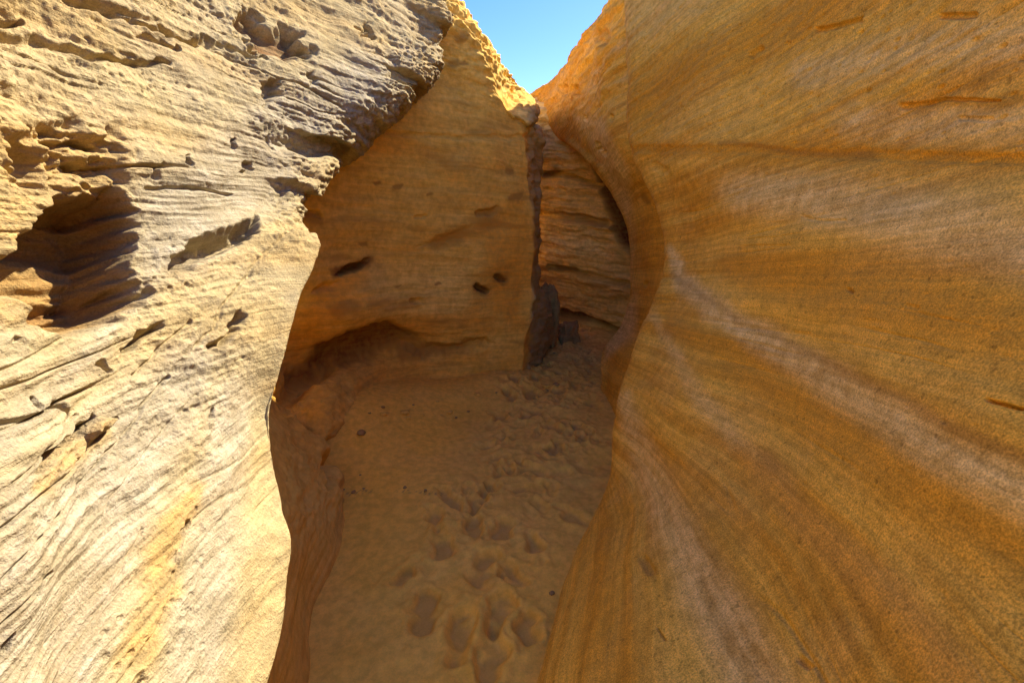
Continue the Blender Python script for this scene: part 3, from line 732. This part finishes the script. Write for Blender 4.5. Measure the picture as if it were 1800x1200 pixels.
# ------------------------------------------------------------------ near right wall, striped
def make_right():
    pys = [-170, 0, 130, 260, 370, 480, 600, 720, 850, 1000, 1200, 1400]
    ex = [1118, 1100, 1103, 1112, 1158, 1165, 1120, 1080, 1070, 1005, 950, 900]
    eY = [3.9, 3.75, 3.6, 3.45, 3.15, 2.9, 2.65, 2.4, 2.15, 1.72, 1.2, 1.1]
    X1 = [1.10, 1.10, 1.06, 1.02, .97, .95, .9, .82, .72, .62, .50, .42]
    X2 = [1.10, 1.10, 1.07, 1.04, .97, .93, .88, .82, .75, .68, .58, .50]
    X3 = [1.05, 1.06, 1.04, 1.0, .95, .90, .85, .80, .74, .70, .62, .54]
    rows = []
    zz = [2.9, 2.3, 2.0, 1.8, 1.6, 1.45, 1.3, 1.15, 1.0, .8, .55, .3]
    rows.append([W(3, 7, -0.4), W(4.5, 6, -0.4), W(6, 5, -0.4), W(7, 4, -0.4), W(8, 3, -0.4), W(8.5, 2, -0.4), W(8.5, 1, -0.4), W(8.5, .6, -0.4), W(8.5, 0, -0.4), W(8.5, -1.5, -0.4), W(8.5, -4, -0.4)])
    rows.append([W(2.6, 6.2, 3.9), W(3.2, 5.3, 4), W(4, 4.6, 4), W(4.8, 4, 3.8), W(5.4, 3, 3.6), W(5.6, 2, 3.4), W(5.6, 1, 3.3), W(5.6, .6, 3.3), W(5.6, 0, 3.3), W(5.6, -1.5, 3.2), W(5.6, -4, 3.2)])
    rows.append([W(1.9, 4.9, 4.3), W(1.7, 4.5, 4.0), W(1.8, 3.9, 3.6), W(1.7, 3.0, 3.1), W(1.7, 2.3, 2.8), W(1.7, 1.4, 2.75), W(1.7, 1.0, 2.75), W(1.7, .6, 2.75), W(1.7, 0, 2.75), W(1.8, -1.5, 2.75), W(1.8, -4, 2.75)])
    rows.append([W(1.4, 4.6, 3.7), W(0.98, 4.1, 3.75), W(1.10, 3.6, 3.45), W(1.13, 2.85, 2.95), W(1.16, 2.2, 2.65), W(1.16, 1.4, 2.6), W(1.12, 1.0, 2.6), W(1.12, .7, 2.6), W(1.15, .2, 2.6), W(1.2, -1.5, 2.6), W(1.2, -4, 2.6)])
    for i, py in enumerate(pys):
        e = PY(ex[i], py, eY[i])
        r = [e + np.array([0.45, 0.35, 0.0]), e]
        for (a, b) in ((.2, .25), (.5, .55)):
            px = ex[i] + a * (1350 - ex[i]); X = e[0] + b * (X1[i] - e[0])
            r.append(PX(px, py, X))
        r += [PX(1350, py, X1[i]), PX(1570, py, X2[i]), PX(1830, py, X3[i])]
        q = r[-1]
        r += [q + np.array([0.02, -0.22, 0.0]), q + np.array([0.05, -0.6, -0.02]), W(X3[i] + .08, -1.6, q[2] - 0.05), W(X3[i] + 0.1, -4, zz[i])]
        rows.append(r)
    rows.append([np.array([p[0] + (0.05 if k else 0), p[1], -0.35]) for k, p in enumerate(rows[-1])])
    G = build_grid(rows, 0.5, 110, 170)
    qx, qy = proj(G)
    n = normals(G, FLIP_R)
    x, y, z = G[..., 0], G[..., 1], G[..., 2]
    s = z + 0.15 * y + 0.012 * fbm(x * 1.5, y * 1.5, z * 1.5, 3)
    d = 0.02 * fbm(x * 1.2 + 4, y * 1.2, z * 1.2, 3) + 0.006 * pn(x * .7, y * .7, s * 9) + 0.002 * pn(x * .5, y * .5, s * 26) + 0.0005 * pn(x * 1, y * 1, s * 80)
    upz = smooth(420, 100, qy)
    d += (0.0006 + 0.004 * upz) * fbm(x * 12, y * 12, s * 30, 3)
    jx = qx + 10 * pn(x * 5, y * 5, z * 5); jy = qy + 5 * pn(x * 5 + 5, y * 5, z * 5) + 2 * pn(x * 30, y * 30, z * 30)
    d -= 0.006 * stroke(jx, jy, [(1110, 262), (1250, 262), (1400, 268), (1520, 272), (1800, 282)], 6, 9)
    d -= 0.010 * stroke(jx, jy, [(1590, 187), (1660, 178), (1755, 178)], 5, 2)
    d -= 0.005 * stroke(jx, jy, [(1690, 210), (1740, 211)], 4)
    d -= 0.015 * stroke(jx, jy, [(1660, 28), (1720, 24)], 5)
    d -= 0.018 * stroke(jx, jy, [(1440, 52), (1505, 38)], 4)
    d -= 0.02 * stroke(jx, jy, [(1325, 96), (1342, 88)], 5)
    d -= 0.004 * stroke(jx, jy, [(1400, 380), (1480, 388)], 3)
    d -= 0.012 * stroke(jx, jy, [(1490, 512), (1500, 515)], 3)
    d -= 0.02 * stroke(jx, jy, [(1755, 708), (1810, 724)], 3)
    d -= 0.004 * stroke(jx, jy, [(1600, 538), (1618, 540)], 4)
    d -= 0.015 * stroke(jx, jy, [(1405, 1155), (1420, 1168)], 6)
    d -= 0.012 * stroke(jx, jy, [(1130, 985), (1138, 1000)], 8)
    d -= 0.010 * stroke(jx, jy, [(1160, 290), (1170, 300)], 6)
    d -= 0.003 * stroke(jx, jy, [(1400, 585), (1422, 588)], 3)
    d -= 0.010 * stroke(jx, jy, [(1152, 1105), (1165, 1125)], 2)
    wd2, r2 = worley(x * 22, y * 22, s * 40)
    d -= 0.006 * smooth(0.62, 0.7, r2) * (1 - smooth(0.1, 0.3, wd2)) * (0.3 + upz)
    G2 = G + n * d[..., None]
    cr = pn(x * 0.5 + 3, y * 0.5, s * 10)                     # fine bedding cracks that come and go
    d2 = 0.006 * smooth(0.1, 0.5, pn(x * 1.3, y * 1.3 + 4, s * 5)) * (1 - smooth(0, 0.04, np.abs(cr)))
    cr = pn(x * 0.6 + 8, y * 0.6, s * 24)
    d2 = d2 + 0.0035 * smooth(0.0, 0.5, pn(x * 1.7 + 4, y * 1.7, s * 8)) * (1 - smooth(0, 0.06, np.abs(cr)))
    G2 = G2 - n * d2[..., None]
    # colour beds
    P = 0
    P = np.maximum(P, 0.95 * stroke(jx, jy, [(1175, 440), (1200, 492), (1260, 545), (1350, 600), (1500, 700), (1650, 790), (1850, 900)], 9, 42, 0.8))
    P = np.maximum(P, 0.6 * stroke(jx, jy, [(1090, 700), (1130, 800), (1180, 920), (1240, 1040), (1340, 1220)], 14, 55, 0.8))
    P = np.maximum(P, 0.45 * stroke(jx, jy, [(1150, 560), (1250, 720), (1400, 900), (1600, 1080), (1700, 1200)], 8, 36, 0.9))
    P = np.maximum(P, 0.85 * stroke(jx, jy, [(1300, 340), (1450, 350), (1650, 400), (1850, 440)], 30, 60, 0.9))
    P = np.maximum(P, 0.6 * stroke(jx, jy, [(1420, 130), (1600, 90), (1850, 60)], 25, 40, 0.9))
    P = np.maximum(P, 0.6 * stroke(jx, jy, [(1500, 215), (1850, 225)], 28, 30, 0.9))
    P = np.maximum(P, 0.4 * stroke(jx, jy, [(1120, 30), (1240, -20)], 40, 40, 0.9))
    O = 0
    O = np.maximum(O, 0.9 * stroke(jx, jy, [(1120, 262), (1400, 264), (1800, 282)], 12, 16, 0.8))
    O = np.maximum(O, 0.8 * stroke(jx, jy, [(1120, 170), (1280, 90), (1450, 10)], 40, 30, 0.9))
    O = np.maximum(O, 0.8 * stroke(jx, jy, [(1300, 470), (1500, 510), (1850, 580)], 30, 80, 0.9))
    O = np.maximum(O, 0.7 * stroke(jx, jy, [(1180, 560), (1350, 680), (1600, 850), (1850, 1000)], 22, 55, 0.9))
    O = np.maximum(O, 0.6 * stroke(jx, jy, [(1040, 900), (1060, 1050), (1100, 1250)], 22, 60, 0.9))
    O = np.maximum(O, 0.8 * stroke(jx, jy, [(1590, 185), (1760, 180)], 7, 7, 0.8))
    O = np.maximum(O, 0.7 * stroke(jx, jy, [(1300, 800), (1450, 950), (1700, 1200)], 16, 45, 0.9))
    Dk = 0
    Dk = np.maximum(Dk, 0.45 * stroke(jx, jy, [(1260, 250), (1400, 266), (1530, 272)], 4, 6, 0.8))
    Dk = np.maximum(Dk, 0.35 * stroke(jx, jy, [(1180, 480), (1300, 560), (1500, 660), (1700, 760), (1850, 830)], 5, 12, 0.9))
    Dk = np.maximum(Dk, 0.5 * stroke(jx, jy, [(1130, 985), (1138, 1002)], 11, 11, 0.9))
    Dk = np.maximum(Dk, 0.35 * stroke(jx, jy, [(1345, 790), (1350, 815)], 12, 12, 0.9))
    o = mesh_from_grid('sandstone_wall', G2, FLIP_R, {'pale': P, 'ochre': O, 'dark': Dk}, M_right)
    tag(o, 'big smooth orange rock wall with pale and ochre stripes sweeping down the right of the photo', 'rock wall')


make_right()

# ------------------------------------------------------------------ loose rocks
def blob(name, centre, size, seed, mat, rotz=0.0, lump=0.35, n=60):
    th = np.linspace(0, math.pi, n); ph = np.linspace(0, 2 * math.pi, 2 * n)
    T, Pp = np.meshgrid(th, ph, indexing='ij')
    D = np.stack([np.sin(T) * np.cos(Pp), np.sin(T) * np.sin(Pp), np.cos(T)], -1)
    r = 1 + lump * fbm(D[..., 0] * 1.3 + seed, D[..., 1] * 1.3, D[..., 2] * 1.3, 4)
    # blocky: flatten towards a box
    m = np.max(np.abs(D), axis=2)
    r = r * (0.55 + 0.45 / np.maximum(m, 0.5) * 0.8)
    G = D * r[..., None] * np.array(size)
    c, s = math.cos(rotz), math.sin(rotz)
    G = np.stack([G[..., 0] * c - G[..., 1] * s, G[..., 0] * s + G[..., 1] * c, G[..., 2]], -1)
    z0 = np.zeros(G.shape[:2])
    o = mesh_from_grid(name, G, False, {'pale': z0, 'ochre': z0, 'dark': z0 + 0.0}, mat)
    o.location = tuple(centre)
    return o


c = PY(1000, 590, 5.75)
o = blob('boulder', (c[0], c[1], 0.10), (0.14, 0.12, 0.17), 3.1, M_grey, 0.3)
tag(o, 'small dark boulder on the sand at the foot of the far wall', 'boulder')
c = PY(972, 560, 5.5)
o = blob('rock_slab', (c[0] - .06, c[1], 0.38), (0.13, 0.2, 0.42), 8.2, M_grey, 0.2, 0.25)
tag(o, 'upright grey rock slab leaning against the end of the shaded wall', 'rock slab')

r = random.Random(11)
for i, (px, py, sz) in enumerate([(604, 866, .012), (622, 870, .016), (640, 864, .010), (712, 862, .013), (748, 868, .012), (566, 946, .014), (970, 1046, .013), (634, 842, .009)]):
    p = PF(px, py)
    zf = float(floor_height(np.array([p[0]]), np.array([p[1]]))[0])
    o = blob('pebble', (p[0], p[1], zf + sz * 0.3), (sz, sz * 0.8, sz * 0.6), 20 + i, M_grey, r.uniform(0, 3), 0.3, 10)
    tag(o, 'tiny dark pebble lying on the smooth sand floor', 'pebble', group='pebbles scattered on the sand')

for i in range(34):
    k = r.random()
    if i < 20: x, y = -1.05 + 1.1 * k, 3.28 + 0.86 * k - r.uniform(0.02, 0.35)      # foot of the shaded wall
    else: x, y = 0.30 + 0.25 * k + r.uniform(-0.1, 0.1), 3.9 + 1.9 * k                # path at the far end
    sz = r.choice((.010, .013, .016, .022, .03))
    zf = float(floor_height(np.array([x]), np.array([y]))[0])
    o = blob('stone', (x, y, zf + sz * 0.25), (sz * r.uniform(.8, 1.5), sz, sz * 0.55), 60 + i, M_fin if i % 3 else M_grey, r.uniform(0, 3), 0.35, 12)
    tag(o, 'small sandstone chip lying on the sand between the shaded wall and the far end', 'stone', group='stone chips near the foot of the shaded wall')
